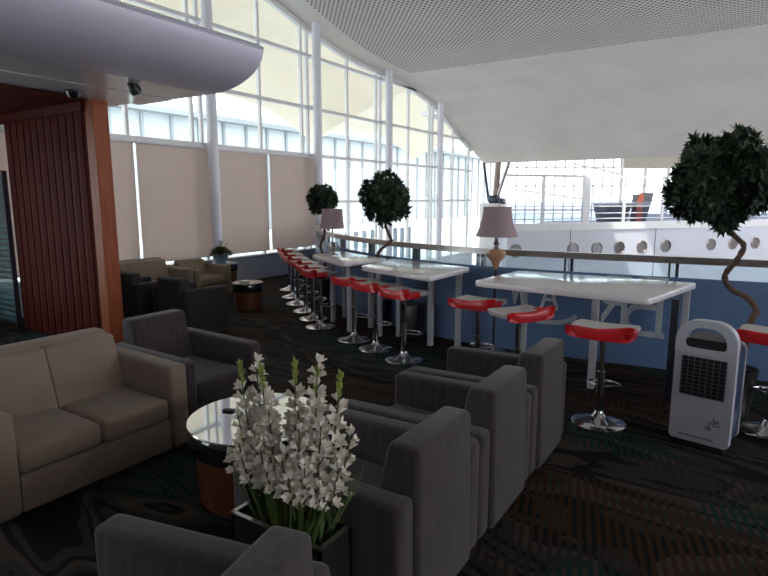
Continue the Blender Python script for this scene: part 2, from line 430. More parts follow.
# mirrored lettering film on the blue panels (seen from its back)
def glyph(strokes, ox_, oz_, s, th):
    bm = NB()
    for st in strokes:
        for (a, b), (c, d) in zip(st, st[1:]):
            dx, dz = c-a, d-b; L = sqrt(dx*dx+dz*dz) or 1e-6; nx, nz = -dz/L*th/2, dx/L*th/2; ex, ez = dx/L*th*.25, dz/L*th*.25
            prism(bm, [(ox_+s*(a)-ex+nx, oz_+s*b-ez+nz), (ox_+s*a-ex-nx, oz_+s*b-ez-nz), (ox_+s*c+ex-nx, oz_+s*d+ez-nz), (ox_+s*c+ex+nx, oz_+s*d+ez+nz)], 'y', 0, .004)
    return bm
def arc(cx, cz, rx, rz, a0, a1, n=10): return [(cx+rx*cos(radians(a0+(a1-a0)*i/n)), cz+rz*sin(radians(a0+(a1-a0)*i/n))) for i in range(n+1)]
def letter(strokes, x, z, s, th, ang, y):
    bm = glyph(strokes, 0, 0, s, th)
    bmesh.ops.transform(bm, matrix=Matrix.Translation((x-ox, y-oy, z)) @ Matrix.Rotation(ang, 4, 'Z'), verts=bm.verts[:])
    build('lettering', bm, M['letter'], root, smooth=False)
Bm = [[(0, 0), (0, 1)], [(.08, 0), (-.25, 0)]+arc(-.3, .25, .27, .25, 270, 90), [(0, .5), (-.3, .5)], arc(-.28, .75, .22, .25, 270, 90), [(-.28, 1), (.08, 1)]]
Rm = [[(0, 0), (0, 1)], [(.08, 0), (-.08, 0)], [(0, .5), (-.25, .5)], arc(-.25, .75, .25, .25, 270, 90), [(-.25, 1), (.08, 1)], [(-.2, .5), (-.5, 0), (-.6, 0)]]
Am = [[(0, 0), (-.3, 1), (-.6, 0)], [(-.1, .35), (-.5, .35)]]
Wm = [[(0, 1), (-.15, 0), (-.3, .8), (-.45, 0), (-.6, 1)]]
letter(Bm, -.66, .37, .56, .06, -.09, 6.165)
letter(Rm, -1.0, .40, .52, .055, -.09, 6.19)
letter(Am, -1.68, .53, .3, .035, -.06, 6.14)
letter(Wm, -2.02, .56, .3, .03, 0, 6.12)
sw = [[(0, 0)]+arc(-.35, .12, .4, .17, -20, -160, 12)]
letter(sw, -1.5, .42, .9, .05, -.05, 6.13)

# ------------------------------------------------------------------ wood wall, bulkhead
root = empty('fluted_wood_wall', (-7.1, 3.7, 0), 0, 'reddish brown fluted wood wall with orange edge standing behind the beige sofa', 'partition wall')
bm = NB(); box(bm, -1.05, .82, -.06, .08, 0, 2.82); build('backing_panel', bm, M['wood'], root, smooth=False)
bm = NB(); pts = []
x = -1.05
W = .165
while x < .80:
    pts += [(x, -.06), (x+.012, -.085), (x+W*.5, -.1), (x+W*.9, -.085), (x+W*.96, -.06)]; x += W
pts = [p for p in pts if p[0] <= .84]
prism(bm, pts+[(.84, -.06), (.84, -.05), (-1.05, -.05)], 'z', 0, 2.7); build('fluted_board', bm, M['wood'], root, smooth=False)
bm = NB(); box(bm, .84, 1.0, -.09, .09, 0, 2.82, .004, 1); build('edge_post', bm, M['wood_edge'], root)
bm = NB(); box(bm, -2.6, 1.0, -1.9, -.13, 2.8, 2.82); box(bm, -2.6, .84, -.13, -.02, 2.7, 2.82); build('header_canopy', bm, M['wood'], root, smooth=False)

root = empty('slatted_screen', (-8.25, 3.55, 0), 0, 'teal slatted screen at the far left edge beside the red wood wall', 'screen')
bm = NB()
for i in range(26): box(bm, -.5, .1, -.02, .0, .1+i*.075, .1+i*.075+.05, M=None)
build('slats', bm, M['teal'], root, smooth=False)
bm = NB(); box(bm, -.53, -.5, -.03, .03, 0, 2.1); box(bm, .1, .13, -.03, .03, 0, 2.1); box(bm, -.5, .1, .0, .01, 0.05, 2.05); build('frame', bm, M['dark_metal'], root, smooth=False)

root = empty('ceiling_bulkhead', (-4.85, 4.2, 2.83), 0, 'pale lilac hanging bulkhead with rounded nose above the wood wall, upper left', 'bulkhead')
prof = [(0, 0)]+[(.75*sin(t)**1.0, .34*(1-cos(t))) for t in [radians(a) for a in range(12, 91, 6)]]
prof = prof+[(.77, .36), (.70, .40), (.0, .42)]
bm = NB(); prism(bm, prof, 'y', -9.5, 0)
# tip: fascia
build('rounded_fascia', bm, M['fascia'], root)
bm = NB()
box(bm, -.62, -.002, -9.5, 0, .005, .4); box(bm, -1.28, -.66, -9.5, 0, .0, .4); box(bm, -.66, -.62, -9.5, 0, .05, .4); box(bm, -4.0, -1.28, -9.5, 0, .03, .4)
build('soffit', bm, M['soffit'], root, smooth=False)
root = empty('dome_camera', (-5.86, 3.28, 2.83), 0, 'black dome camera under the bulkhead above the wood wall', 'camera')
bm = NB(); lathe(bm, [(.0, -.085), (.035, -.078), (.06, -.05), (.068, -.02)], 20); build('dome', bm, M['black_gloss'], root)
bm = NB(); lathe(bm, [(.08, -.02), (.08, 0)], 20); build('mount_ring', bm, M['dark_metal'], root)
root = empty('spotlight', (-5.08, 3.42, 2.835), 0, 'black spotlight under the bulkhead near its rounded nose', 'spotlight')
bm = NB(); lathe(bm, [(.05, -.1), (.058, -.06), (.045, -.015)], 20, Matrix.Rotation(.5, 4, 'X')); build('lamp_head', bm, M['black_plastic'], root)
bm = NB(); lathe(bm, [(.02, -.03), (.045, -.012), (.045, 0)], 16); build('mount_plate', bm, M['black_plastic'], root)
bm = NB(); lathe(bm, [(.0, -.103), (.035, -.103)], 16, Matrix.Rotation(.5, 4, 'X')); build('lens', bm, M['crystal'], root)

# ------------------------------------------------------------------ upholstered seating (faces local +X, back at x=0)
def armchair(name, mt, W, D, armh, backh, seath, armw=.13, ncush=1, label=None, cat='armchair', group=None, nseat_lab=None):
    r = empty(name, (0, 0, 0), 0, label, cat, group)
    for s in (-1, 1):
        y0, y1 = (-W/2, -W/2+armw) if s < 0 else (W/2-armw, W/2)
        bm = NB(); prism(bm, [(0.02, .035), (D, .035), (D, armh-.0), (.02, armh+.015)], 'y', y0, y1, .035, 4)
        build('arm', bm, mt, r)
    yi = W/2-armw-.001
    bm = NB(); box(bm, .08, D-.025, -yi, yi, .035, seath-.15, .012, 2); build('seat_base', bm, mt, r)
    bt = .13
    cw = 2*yi/ncush
    if True:
        bm = NB(); prism(bm, [(0, .035), (.27, .035), (.27, seath-.1), (bt+.03, backh), (.015, backh)], 'y', -yi, yi, .03, 4)
        build('backrest', bm, mt, r)
    for i in range(ncush):
        a = -yi+i*cw
        bm = NB(); box(bm, .22, D-.015, a+.003, a+cw-.003, seath-.15, seath, .04, 5)
        build('seat_cushion', bm, mt, r)
        if ncush > 1:
            bm = NB(); prism(bm, [(.2, seath-.02), (.36, seath-.02), (.25, backh-.03), (.1, backh-.02)], 'y', a, a+cw, .016, 3)
            build('back_cushion', bm, mt, r)
    for x in (.08, D-.08):
        for s in (-1, 1):
            bm = NB(); lathe(bm, [(.018, 0), (.024, .04)], 12, Matrix.Translation((x, s*(W/2-.08), 0))); build('leg', bm, M['dark_metal'], r)
    return r

sofa = armchair('sofa', M['beige'], 1.24, .88, .62, .80, .40, .14, 2, 'beige two seat sofa in front of the red wood wall', 'sofa')
sofa.location = (-4.06, 1.80, 0)
c = armchair('armchair', M['grey_fab'], .775, .93, .59, .79, .40, .13, 1)
c0 = c
chairs = [((-.97, 3.59, 0), pi, 'grey armchair seen from behind, farthest of the row on the right, nearest the bar stools'),
          ((-.97, 2.81, 0), pi, 'grey armchair seen from behind, between two others, in front of the farthest one'),
          ((-.97, 2.03, 0), pi, 'grey armchair seen from behind, directly right of the white flowers'),
          ((-.92, .91, 0), pi+.2, 'grey armchair at the bottom edge, nearest the camera, in front of the flower planter'),
          ((-4.2, 2.83, 0), 0, 'grey armchair beside the beige sofa, facing the round coffee table')]
for i, (p, rz, lab) in enumerate(chairs):
    o = c0 if i == 0 else copy_tree(c0)
    o.location = p; o.rotation_euler = (0, 0, rz); tag(o, lab, 'armchair', 'grey armchairs around the coffee table')

# far-left seating cluster
d = armchair('armchair', M['dark_fab'], .72, .66, .62, .76, .40, .12, 1)
d.location = (-6.0, 4.33, 0); d.rotation_euler = (0, 0, pi/2)
tag(d, 'dark armchair with its back to us, left of the small far coffee table', 'armchair', 'dark armchairs by the window')
d2 = copy_tree(d); d2.location = (-7.0, 4.33, 0)
tag(d2, 'dark armchair just right of the wood wall, its back to us', 'armchair', 'dark armchairs by the window')
s1 = armchair('sofa', M['beige'], 1.7, .8, .6, .76, .42, .13, 2, 'long beige sofa under the blinds behind the dark armchairs', 'sofa', 'beige sofas by the window')
s1.location = (-8.45, 5.2, 0)
s2 = armchair('armchair', M['olive'], .8, .75, .56, .66, .40, .12, 1, 'olive tan armchair under the blinds behind the small potted plant', 'armchair')
s2.location = (-8.45, 6.52, 0)

# ------------------------------------------------------------------ coffee tables
def coffee_table(loc, r, h, label, sc=1):
    t = empty('coffee_table', loc, 0, label, 'coffee table')
    bm = NB(); lathe(bm, [(0, h-.012), (r-.004, h-.012), (r, h-.006), (r-.004, h), (0, h)], 64); build('glass_top', bm, M['black_glass'], t)
    bm = NB(); lathe(bm, [(r*.97, h-.14), (r*.985, h-.13), (r*.985, h-.03), (r*.96, h-.0125)], 64); build('black_band', bm, M['black_gloss'], t)
    bm = NB(); lathe(bm, [(r*.86, .03), (r*.9, h-.14)], 64); build('wood_drum', bm, M['wood_table'], t)
    bm = NB(); lathe(bm, [(r*.8, 0), (r*.8, .03)], 48); build('plinth', bm, M['black_plastic'], t)
    return t
coffee_table((-2.33, 2.24, 0), .40, .48, 'round coffee table with mirror black glass top and wooden drum, behind the white flowers')
coffee_table((-6.5, 6.15, 0), .24, .45, 'small round coffee table with orange wood drum at far left on the carpet')
coffee_table((-8.3, 7.3, 0), .24, .53, 'small dark round side table under the blue flower pot')

def ashtray(loc, label, r=.05):
    bm = NB(); lathe(bm, [(r*.7, 0), (r, .02), (r, .025), (r*.85, .022), (0, .01)], 20)
    o = build('small_dish', bm, M['porcelain']); o.location = loc; tag(o, label, 'dish')
ashtray((-6.52, 6.12, .45), 'small white dish on the little far coffee table', .08)
bm = NB(); box(bm, -.035, .035, -.02, .02, 0, .012, .004, 2)
o = build('remote_control', bm, M['black_plastic']); o.location = (-2.53, 2.20, .4805); o.rotation_euler = (0, 0, .3); tag(o, 'tiny black remote lying on the mirror black coffee table', 'remote')

# ------------------------------------------------------------------ bar tables
def bar_table(quad, legs, label, th=.055, z=.95):
    cx = sum(p[0] for p in quad)/4; cy = sum(p[1] for p in quad)/4
    t = empty('bar_table', (cx, cy, 0), 0, label, 'bar table', 'white bar tables along the balustrade')
    bm = NB(); b = NB()
    q = [(x-cx, y-cy) for x, y in quad]
    A = [b.verts.new((x, y, z-th)) for x, y in q]; B = [b.verts.new((x, y, z)) for x, y in q]
    b.faces.new(A[::-1]); b.faces.new(B)
    for i in range(4): b.faces.new((A[i], A[(i+1) % 4], B[(i+1) % 4], B[i]))
    bmesh.ops.recalc_face_normals(b, faces=b.faces[:])
    ve = [e for e in b.edges if abs(e.verts[0].co.z-e.verts[1].co.z) > .01]
    bmesh.ops.bevel(b, geom=ve, offset=.07, segments=6, profile=.5, affect='EDGES')
    he = [e for e in b.edges if abs(e.verts[0].co.z-e.verts[1].co.z) < .001 and len(e.link_faces) == 2 and e.calc_face_angle(0) > 1]
    bmesh.ops.bevel(b, geom=he, offset=.01, segments=2, profile=.5, affect='EDGES')
    merge(bm, b); build('table_top', bm, M['table_top'], t)
    for (x, y) in legs:
        bm = NB(); box(bm, x-cx-.03, x-cx+.03, y-cy-.03, y-cy+.03, 0, z-th, .006, 2); build('leg', bm, M['dark_metal'] if (x, y) == (-.45, 5.33) else M['table_leg'], t)
    bm = NB()
    q2 = [(x*.72, y*.55) for x, y in q]
    for a, c in zip(q2, q2[1:]+q2[:1]): tube(bm, [(a[0], a[1], z-th-.02), (c[0], c[1], z-th-.02)], .018, 8)
    build('apron_frame', bm, M['table_leg'], t)
    return t
bar_table([(-2.2, 5.03), (-.6, 4.87), (-.34, 6.08), (-2.1, 6.08)], [(-1.09, 5.26), (-.45, 5.33), (-.41, 5.88), (-1.95, 5.85)], 'long white bar table nearest the camera, behind the white air cooler')
bar_table([(-3.83, 5.42), (-2.69, 5.04), (-2.66, 6.02), (-3.96, 6.4)], [(-3.07, 5.8), (-2.78, 5.95), (-3.84, 5.86), (-3.62, 5.98)], 'white bar table in the middle, under the round tree crown in the centre')
bar_table([(-5.12, 6.07), (-4.14, 5.5), (-3.92, 6.2), (-5.12, 6.75)], [(-4.85, 6.2), (-4.3, 5.85), (-4.2, 6.2), (-4.9, 6.55)], 'farthest white bar table carrying a table lamp', z=.96)

# ------------------------------------------------------------------ bar stools
def make_stool(sh=.78):
    r = empty('bar_stool', (0, 0, 0))
    bm = NB(); lathe(bm, [(.2, 0), (.205, .008), (.19, .018), (.12, .034), (.06, .055), (.04, .085), (.036, .1)], 40); build('base', bm, M['chrome'], r)
    bm = NB(); lathe(bm, [(.03, .09), (.03, .42), (.024, .425), (.024, sh-.07)], 20); build('column', bm, M['chrome'], r)
    bm = NB(); pts = [(.03, 0, .3), (.1, .0, .29)]
    ringp = [(.05+.14*cos(a)-.05, .14*sin(a)+.06, .29) for a in [radians(20+i*14) for i in range(11)]]
    tube(bm, [(0.03, .0, .3)]+[ringp[0]]+ringp[1:]+[(-.03, 0, .3)], .009, 8); build('footrest', bm, M['chrome'], r)
    # saddle seat: long axis x, front +y, raised red back edge at -y
    w, dp = .245, .185
    def seat(bm, x0, x1, y0, y1, f0, f1, nx=14, ny=10):
        top = []; bot = []
        for i in range(nx+1):
            rt = []; rb = []
            for j in range(ny+1):
                u = -1+2*i/nx; v = -1+2*j/ny
                x = x0+(x1-x0)*i/nx; y = y0+(y1-y0)*j/ny
                e = max(0, (max(abs(u), abs(v))-.8)/.2)
                corner = 1-.10*max(0, abs(u)*abs(v)-.6)/.4
                rt.append(bm.verts.new((x*corner, y*corner, f1(x, y)-.014*e*e))); rb.append(bm.verts.new((x*corner*(1-.04*e), y*corner*(1-.04*e), f0(x, y)+.014*e*e)))
            top.append(rt); bot.append(rb)
        for i in range(nx):
            for j in range(ny):
                bm.faces.new((top[i][j], top[i+1][j], top[i+1][j+1], top[i][j+1])); bm.faces.new((bot[i][j], bot[i][j+1], bot[i+1][j+1], bot[i+1][j]))
        for i in range(nx):
            bm.faces.new((top[i][0], bot[i][0], bot[i+1][0], top[i+1][0])); bm.faces.new((top[i][ny], top[i+1][ny], bot[i+1][ny], bot[i][ny]))
        for j in range(ny):
            bm.faces.new((top[0][j], top[0][j+1], bot[0][j+1], bot[0][j])); bm.faces.new((top[nx][j], bot[nx][j], bot[nx][j+1], top[nx][j+1]))
    sad = lambda x, y: .014*(x/w)**2+.01*(y/dp)**2
    bm = NB(); seat(bm, -w, w, -dp+.035, dp, lambda x, y: sh-.07+sad(x, y), lambda x, y: sh-.012+sad(x, y)); build('seat_cushion', bm, M['cream_leather'], r, angle=60)
    bm = NB(); seat(bm, -w-.004, w+.004, -dp-.01, -dp+.035, lambda x, y: sh-.078+sad(x, 0), lambda x, y: sh+.008+sad(x, 0)+.034*max(0, x/w), 16, 5)
    seat(bm, w*.62, w+.006, -dp+.0, dp*.2, lambda x, y: sh-.076+sad(x, y), lambda x, y: sh-.006+sad(x, y), 8, 8)
    build('red_back_band', bm, M['red'], r, angle=60)
    bm = NB(); lathe(bm, [(.03, sh-.12), (.05, sh-.1), (.1, sh-.068)], 20); build('swivel_mount', bm, M['dark_metal'], r)
    bm = NB(); tube(bm, [(.03, 0, sh-.1), (.12, .02, sh-.1), (.17, .03, sh-.11)], .006, 6); build('height_lever', bm, M['chrome'], r)
    return r
st0 = make_stool()
stools = [((-.85, 4.45), -.03, 'red and white bar stool with round chrome foot, just left of the white air cooler'),
          ((-1.62, 4.72), 1.0, 'bar stool turned sideways showing mostly white seat, behind the grey armchairs'),
          ((-2.12, 5.0), -.05, 'red bar stool at the left end of the near bar table, under the pink lamp'),
          ((-3.02, 5.1), -.30, 'red bar stool nearest the camera of the three at the middle bar table'),
          ((-3.53, 5.31), -.33, 'red bar stool in the centre of the three at the middle bar table'),
          ((-3.99, 5.52), -.33, 'red bar stool farthest from the camera of the three at the middle bar table'),
          ((-4.80, 5.85), -.45, 'red bar stool nearest the camera at the farthest bar table'),
          ((-5.22, 6.2), -.5, 'red bar stool second from the right in the far cluster of stools'),
          ((-5.68, 6.58), -.5, 'red bar stool in the far cluster, third from the right'),
          ((-6.2, 6.98), -.6, 'red bar stool in the far cluster, fourth from the right'),
          ((-6.7, 7.42), -.6, 'red bar stool in the far cluster, second from the left'),
          ((-7.3, 8.0), -.6, 'bar stool at the very far left end of the stool row, near the blinds'),
          ((.27, 4.95), -.1, 'red and white bar stool cut by the right edge, behind the air cooler')]
for i, ((x, y), a, lab) in enumerate(stools):
    o = st0 if i == 0 else copy_tree(st0)
    o.location = (x, y, 0); o.rotation_euler = (0, 0, a); tag(o, lab, 'bar stool', 'red and white bar stools')

# ------------------------------------------------------------------ topiary trees
def leaf_into(bm, p, d, up, L, W):
    d = d.normalized(); s = d.cross(up)
    if s.length < 1e-3: s = d.cross(Vector((1, 0, 0)))
    s.normalize(); n = s.cross(d)
    a = bm.verts.new(p); b = bm.verts.new(p+d*L*.45+s*W*.5+n*W*.15); c_ = bm.verts.new(p+d*L*.45-s*W*.5+n*W*.15); m = bm.verts.new(p+d*L*.45); t = bm.verts.new(p+d*L-n*W*.2)
    bm.faces.new((a, b, m)); bm.faces.new((a, m, c_)); bm.faces.new((m, b, t)); bm.faces.new((m, t, c_))
def rand_dir(rng):
    while True:
        v = Vector((rng.uniform(-1, 1), rng.uniform(-1, 1), rng.uniform(-1, 1)))
        if .1 < v.length < 1: return v.normalized()
def topiary(loc, trunk, crown_z, R, n, label, leaf=(.09, .035), pot=.2, poth=.4, rz=0, seed=1):
    rng = random.Random(seed)
    t = empty('topiary_tree', (loc[0], loc[1], 0), rz, label, 'potted tree', 'ball shaped trees with twisted trunks')
    bm = NB(); lathe(bm, [(pot*.75, 0), (pot, poth), (pot*.9, poth), (pot*.86, poth-.03), (0, poth-.03)], 4 if False else 28); build('pot', bm, M['pot_black'], t)
    bm = NB(); lathe(bm, [(pot*.85, poth-.031), (0, poth-.015)], 20); build('soil', bm, M['soil'], t)
    bm = NB(); P = spline(trunk, 6); tube(bm, P, [.025-.008*i/len(P) for i in range(len(P))], 10)
    P2 = [Vector((v.x+.018*sin(i*.9), v.y+.018*cos(i*.9), v.z)) for i, v in enumerate(P)]; tube(bm, P2, .012, 8)
    build('trunk', bm, M['trunk'], t)
    bm = NB(); c = Vector((trunk[-1][0], trunk[-1][1], crown_z))
    for i in range(int(n/7)):
        dd = rand_dir(rng); rr = R*(.55+.45*rng.random()**.45)*(1+.11*sin(7*dd.x+3*dd.z+seed)); hub = c+dd*(rr-leaf[0]*.8)
        k = rng.randint(6, 9)
        up = rand_dir(rng)
        for j in range(k):
            q = Quaternion(dd, 2*pi*j/k+rng.random()*.5)
            side = dd.orthogonal().normalized(); side.rotate(q)
            dr = (dd*rng.uniform(.2, 1.1)+side*rng.uniform(.5, 1.0))
            leaf_into(bm, hub, dr, dd, leaf[0]*rng.uniform(.75, 1.2), leaf[1]*rng.uniform(.8, 1.2))
    # inner branches fill
    fo = build('foliage', bm, M['leaf'], t, smooth=False)
    bm = NB()
    for i in range(14):
        dd = rand_dir(rng); tube(bm, [c+Vector((0, 0, -R*.6)), c+dd*R*.4, c+dd*R*.85], [.01, .007, .003], 5)
    build('branches', bm, M['trunk'], t)
    return t
tb = (-.02, 5.2)
tr = [(0.06, 0, .35), (.10, -.02, .8), (.13, .0, .87), (.06, .02, .97), (-.04, .02, 1.02), (-.11, 0, 1.12), (-.05, -.02, 1.25), (0.0, 0, 1.37), (-.09, .02, 1.48), (-.18, .0, 1.6), (-.19, 0, 1.75)]
topiary((-.0, 5.2), tr, 1.88, .41, 8000, 'large round topiary tree with twisted trunk behind the air cooler, right edge', seed=3, pot=.19)
tr2 = [(.02, 0, .35), (.02, 0, .7), (-.03, 0, .95), (.0, 0, 1.04), (.13, 0, 1.14), (.18, 0, 1.2), (.12, 0, 1.31), (.09, 0, 1.4), (.09, 0, 1.55)]
topiary((-4.17, 6.38), tr2, 1.74, .375, 3600, 'medium round topiary tree in the centre behind the middle bar table', leaf=(.085, .035), seed=5, pot=.13, poth=.36)
topiary((-5.93, 7.33), [(0, 0, .35), (.04, 0, .7), (-.05, 0, .95), (.05, 0, 1.2), (0, 0, 1.5)], 1.72, .28, 2400, 'smallest and farthest round topiary tree, behind the pink table lamp', leaf=(.085, .035), seed=8, pot=.12)

# ------------------------------------------------------------------ lamps
def lamp(loc, z0, label, shade=(.085, .165, .26), pole=0.0, sc=1):
    t = empty('floor_lamp' if pole else 'table_lamp', loc, 0, label, 'lamp')
    b0 = pole
    if pole:
        bm = NB(); lathe(bm, [(.15, 0), (.15, .015), (.03, .035), (.016, .05)], 28); build('base', bm, M['chrome'], t)
        bm = NB(); lathe(bm, [(.014, .04), (.014, pole)], 14); build('pole', bm, M['dark_metal'], t)
    else:
        bm = NB(); lathe(bm, [(.075, 0), (.075, .015), (.03, .03), (.02, .05), (.04, .07), (.055, .12), (.03, .17), (.015, .19)], 24); build('base', bm, M['crystal'], t)
        # curling chrome scrolls
        bm = NB()
        for s in (-1, 1):
            for k in (0, 1):
                a = [(s*(.03+.07*sin(u)), k*.02, .04+.14*u/3.1) for u in [i*.31 for i in range(11)]]
                tube(bm, a, .007, 6)
        build('scrolls', bm, M['chrome'], t)
        b0 = .0
    if pole:
        bm = NB(); lathe(bm, [(.02, b0-.16), (.035, b0-.12), (.05, b0-.07), (.10, b0-.02), (.112, b0+.02), (.08, b0+.055), (.03, b0+.075)], 28); build('amber_bowl', bm, M['gold'], t)
        bm = NB(); lathe(bm, [(.03, b0+.07), (.03, b0+.085), (.018, b0+.1), (.035, b0+.13), (.02, b0+.16), (.015, z0+.06)], 20); build('crystal_stem', bm, M['crystal'], t)
    else:
        bm = NB(); lathe(bm, [(.015, .18), (.012, z0+.06)], 12); build('stem', bm, M['chrome'], t)
    r1, r0, h = shade
    bm = NB(); pr = []
    for i in range(9):
        u = i/8; pr.append((r1+(r0-r1)*(1-u)**2.0, z0+h*u))
    n = 36; b = bm; rings = []
    for rr, z in pr: rings.append([b.verts.new((rr*cos(2*pi*i/n), rr*sin(2*pi*i/n), z)) for i in range(n)])
    rin = []
    for rr, z in pr: rin.append([b.verts.new(((rr-.004)*cos(2*pi*i/n), (rr-.004)*sin(2*pi*i/n), z)) for i in range(n)])
    for R1 in (rings, rin):
        for a, c in zip(R1, R1[1:]):
            for i in range(n): b.faces.new((a[i], a[(i+1) % n], c[(i+1) % n], c[i]))
    for a, c in ((rings[0], rin[0]), (rings[-1], rin[-1])):
        for i in range(n): b.faces.new((a[i], a[(i+1) % n], c[(i+1) % n], c[i]))
    build('lamp_shade', bm, M['shade'], t)
    bm = NB(); lathe(bm, [(.008, z0+.04), (.03, z0+.07), (.032, z0+.1), (0, z0+.14)], 16); build('bulb', bm, M['porcelain'], t)
    bm = NB()
    for k in range(3): tube(bm, [(0, 0, z0+h*.8), ((r1)*cos(k*2.09), (r1)*sin(k*2.09), z0+h-.01)], .003, 5)
    build('shade_spider', bm, M['dark_metal'], t)
    return t
lamp((-2.32, 5.92, 0), 1.33, 'floor lamp with flared dusty pink shade and amber bowl by the handrail', (.155, .235, .325), pole=1.12)
lamp((-4.86, 6.22, .96), .37, 'table lamp with pink drum shade and glittering scroll base on the farthest bar table', (.145, .17, .27))

# ------------------------------------------------------------------ flower planter
pl = empty('flower_planter', (-1.42, 1.52, 0), 0, 'dark rectangular planter packed with tall white gladiolus spikes between the grey armchairs', 'flower planter')
bm = NB(); PX, PY, PH = .23, .095, .5
for (x0_, x1_, y0_, y1_) in ((-PX, -PX+.012, -PY, PY), (PX-.012, PX, -PY, PY), (-PX, PX, -PY, -PY+.012), (-PX, PX, PY-.012, PY)):
    box(bm, x0_, x1_, y0_, y1_, 0, PH-.006)
box(bm, -PX, PX, -PY, PY, 0, .03)
build('box', bm, M['pot_grey'], pl, smooth=False)
bm = NB()
for (x0_, x1_, y0_, y1_) in ((-PX-.004, -PX+.014, -PY-.004, PY+.004), (PX-.014, PX+.004, -PY-.004, PY+.004), (-PX, PX, -PY-.004, -PY+.014), (-PX, PX, PY-.014, PY+.004)):
    box(bm, x0_, x1_, y0_, y1_, PH-.006, PH)
build('rim', bm, M['steel'], pl, smooth=False)
bm = NB(); box(bm, -PX+.013, PX-.013, -PY+.013, PY-.013, .3, PH-.03); build('soil', bm, M['soil'], pl, smooth=False)
def floret(bm, p, d, s, rng):
    d = d.normalized(); side = d.orthogonal().normalized()
    op = rng.uniform(.35, .8)
    for k in range(6):
        q = Quaternion(d, k*pi/3+rng.random()*.3); u = side.copy(); u.rotate(q); w_ = d.cross(u)
        L = s*rng.uniform(.85, 1.15)
        pts = [(0, .05, .05), (.3, .14*op+.04, .17), (.62, .32*op+.08, .25), (.86, .6*op+.1, .19), (1.0, .85*op+.12, .0)]
        prev = None
        for (t_, o_, wd) in pts:
            cc = p+d*L*t_+u*L*o_
            cur = (bm.verts.new(cc+w_*L*wd+u*.0), bm.verts.new(cc-d*L*.05+u*L*.03), bm.verts.new(cc-w_*L*wd)) if wd or t_ == 0 else (bm.verts.new(cc),)
            if prev:
                if len(cur) == 3:
                    bm.faces.new((prev[0], prev[1], cur[1], cur[0])); bm.faces.new((prev[1], prev[2], cur[2], cur[1]))
                else:
                    bm.faces.new((prev[0], prev[1], cur[0])); bm.faces.new((prev[1], prev[2], cur[0]))
            prev = cur
rng = random.Random(11)
# spike tips: (x, z) at plane y=0 of planter, chosen from the silhouette
tips = [(-.25, 1.08, 0, 1), (-.19, 1.11, .03, 0), (-.10, 1.10, -.03, 1), (.02, 1.13, .03, 1), (.165, 1.17, -.01, 0), (.245, 1.12, .02, 1), (.11, 1.10, .05, 1),
        (-.05, 1.05, -.05, 0), (.06, 1.04, .0, 0), (-.14, 1.0, .06, 0), (.21, 1.02, -.05, 0), (-.22, .95, -.05, 0), (0.0, .97, .07, 0), (.13, .98, -.08, 0), (.27, .95, .05, 0), (-.09, .92, -.09, 0),
        (-.26, .86, .03, 0), (-.17, .86, -.1, 0), (-.04, .86, -.11, 0), (.07, .88, -.11, 0), (.18, .86, -.11, 0), (.28, .84, -.04, 0), (-.12, .8, -.13, 0), (.02, .79, -.14, 0), (.13, .79, -.14, 0), (.24, .77, -.11, 0), (-.23, .77, -.1, 0)]
for i, (tx, tz, ty, gb) in enumerate(tips):
    if i > 6: tz = .66+(tz-.66)*.84
    base = Vector((tx*.45, ty*.5, PH-.05)); tip = Vector((tx, ty, tz)); mid = (base+tip)/2+Vector((tx*.08, 0, 0))
    P = spline([base, mid, tip], 6)
    bm = NB(); tube(bm, P, [.0055-.003*k/len(P) for k in range(len(P))], 6); s = build('flower_stem', bm, M['leaf2'], pl)
    bm = NB(); zs = tz-.05; k = 0
    z = max(.64, tz-.34)
    def at_z(z):
        for a, b in zip(P, P[1:]):
            if a.z <= z <= b.z: return a+(b-a)*((z-a.z)/max(1e-6, b.z-a.z))
        return P[-1]
    budtop = .075 if gb else .0
    while z < tz-budtop-.01:
        f = (tz-z)/.34; a = k*2.4+rng.random()*.5
        d = Vector((cos(a), sin(a), .75)); floret(bm, at_z(z)+d*.006, d, .026+.024*min(1, f), rng); z += .015+.004*rng.random(); k += 1
    if k: build('blossoms', bm, M['petal'], s, smooth=True, angle=80)
    bm = NB(); z = max(z, tz-budtop-.01); k = 0
    while z < tz+.012:
        a = k*2.4; d = Vector((cos(a)*.45, sin(a)*.45, 1)).normalized(); p = at_z(z)
        tube(bm, [p, p+d*.016, p+d*.03], [.003, .0065, .002], 6); z += .009; k += 1
    if k: build('buds', bm, M['bud'] if gb else M['petal'], s)
bm = NB()
def blade(bm, base, tip, w, bend):
    n = 8; d = tip-base; side = Vector((d.y, -d.x, 0)); side = side.normalized() if side.length > .02 else Vector((1, 0, 0)); prev = None
    for i in range(n+1):
        t = i/n; c = base+d*t+Vector((bend[0], bend[1], bend[2]))*(t*(1-t)*4); ww = w*(1-t)**.6*(.6+.8*t if t < .5 else 1)
        a = bm.verts.new(c+side*ww/2); b = bm.verts.new(c-Vector((0, 0, ww*.2))); e = bm.verts.new(c-side*ww/2)
        if prev: bm.faces.new((prev[0], prev[1], b, a)); bm.faces.new((prev[1], prev[2], e, b))
        prev = (a, b, e)
for i in range(80):
    x = rng.uniform(-.19, .19); y = rng.uniform(-.07, .07); o_ = rng.uniform(-.12, .12)
    h = rng.uniform(.58, .78)
    blade(bm, Vector((x, y, PH-.04)), Vector((x*1.35+o_, y*1.6+rng.uniform(-.05, .05), h)), rng.uniform(.018, .034), (0, 0, .03))
blade(bm, Vector((.15, 0, PH-.04)), Vector((.37, .0, .86)), .03, (.03, 0, 0)); blade(bm, Vector((.17, .02, PH-.04)), Vector((.3, .03, .78)), .026, (.02, 0, 0))
build('leaf_blades', bm, M['leaf2'], pl, smooth=False)

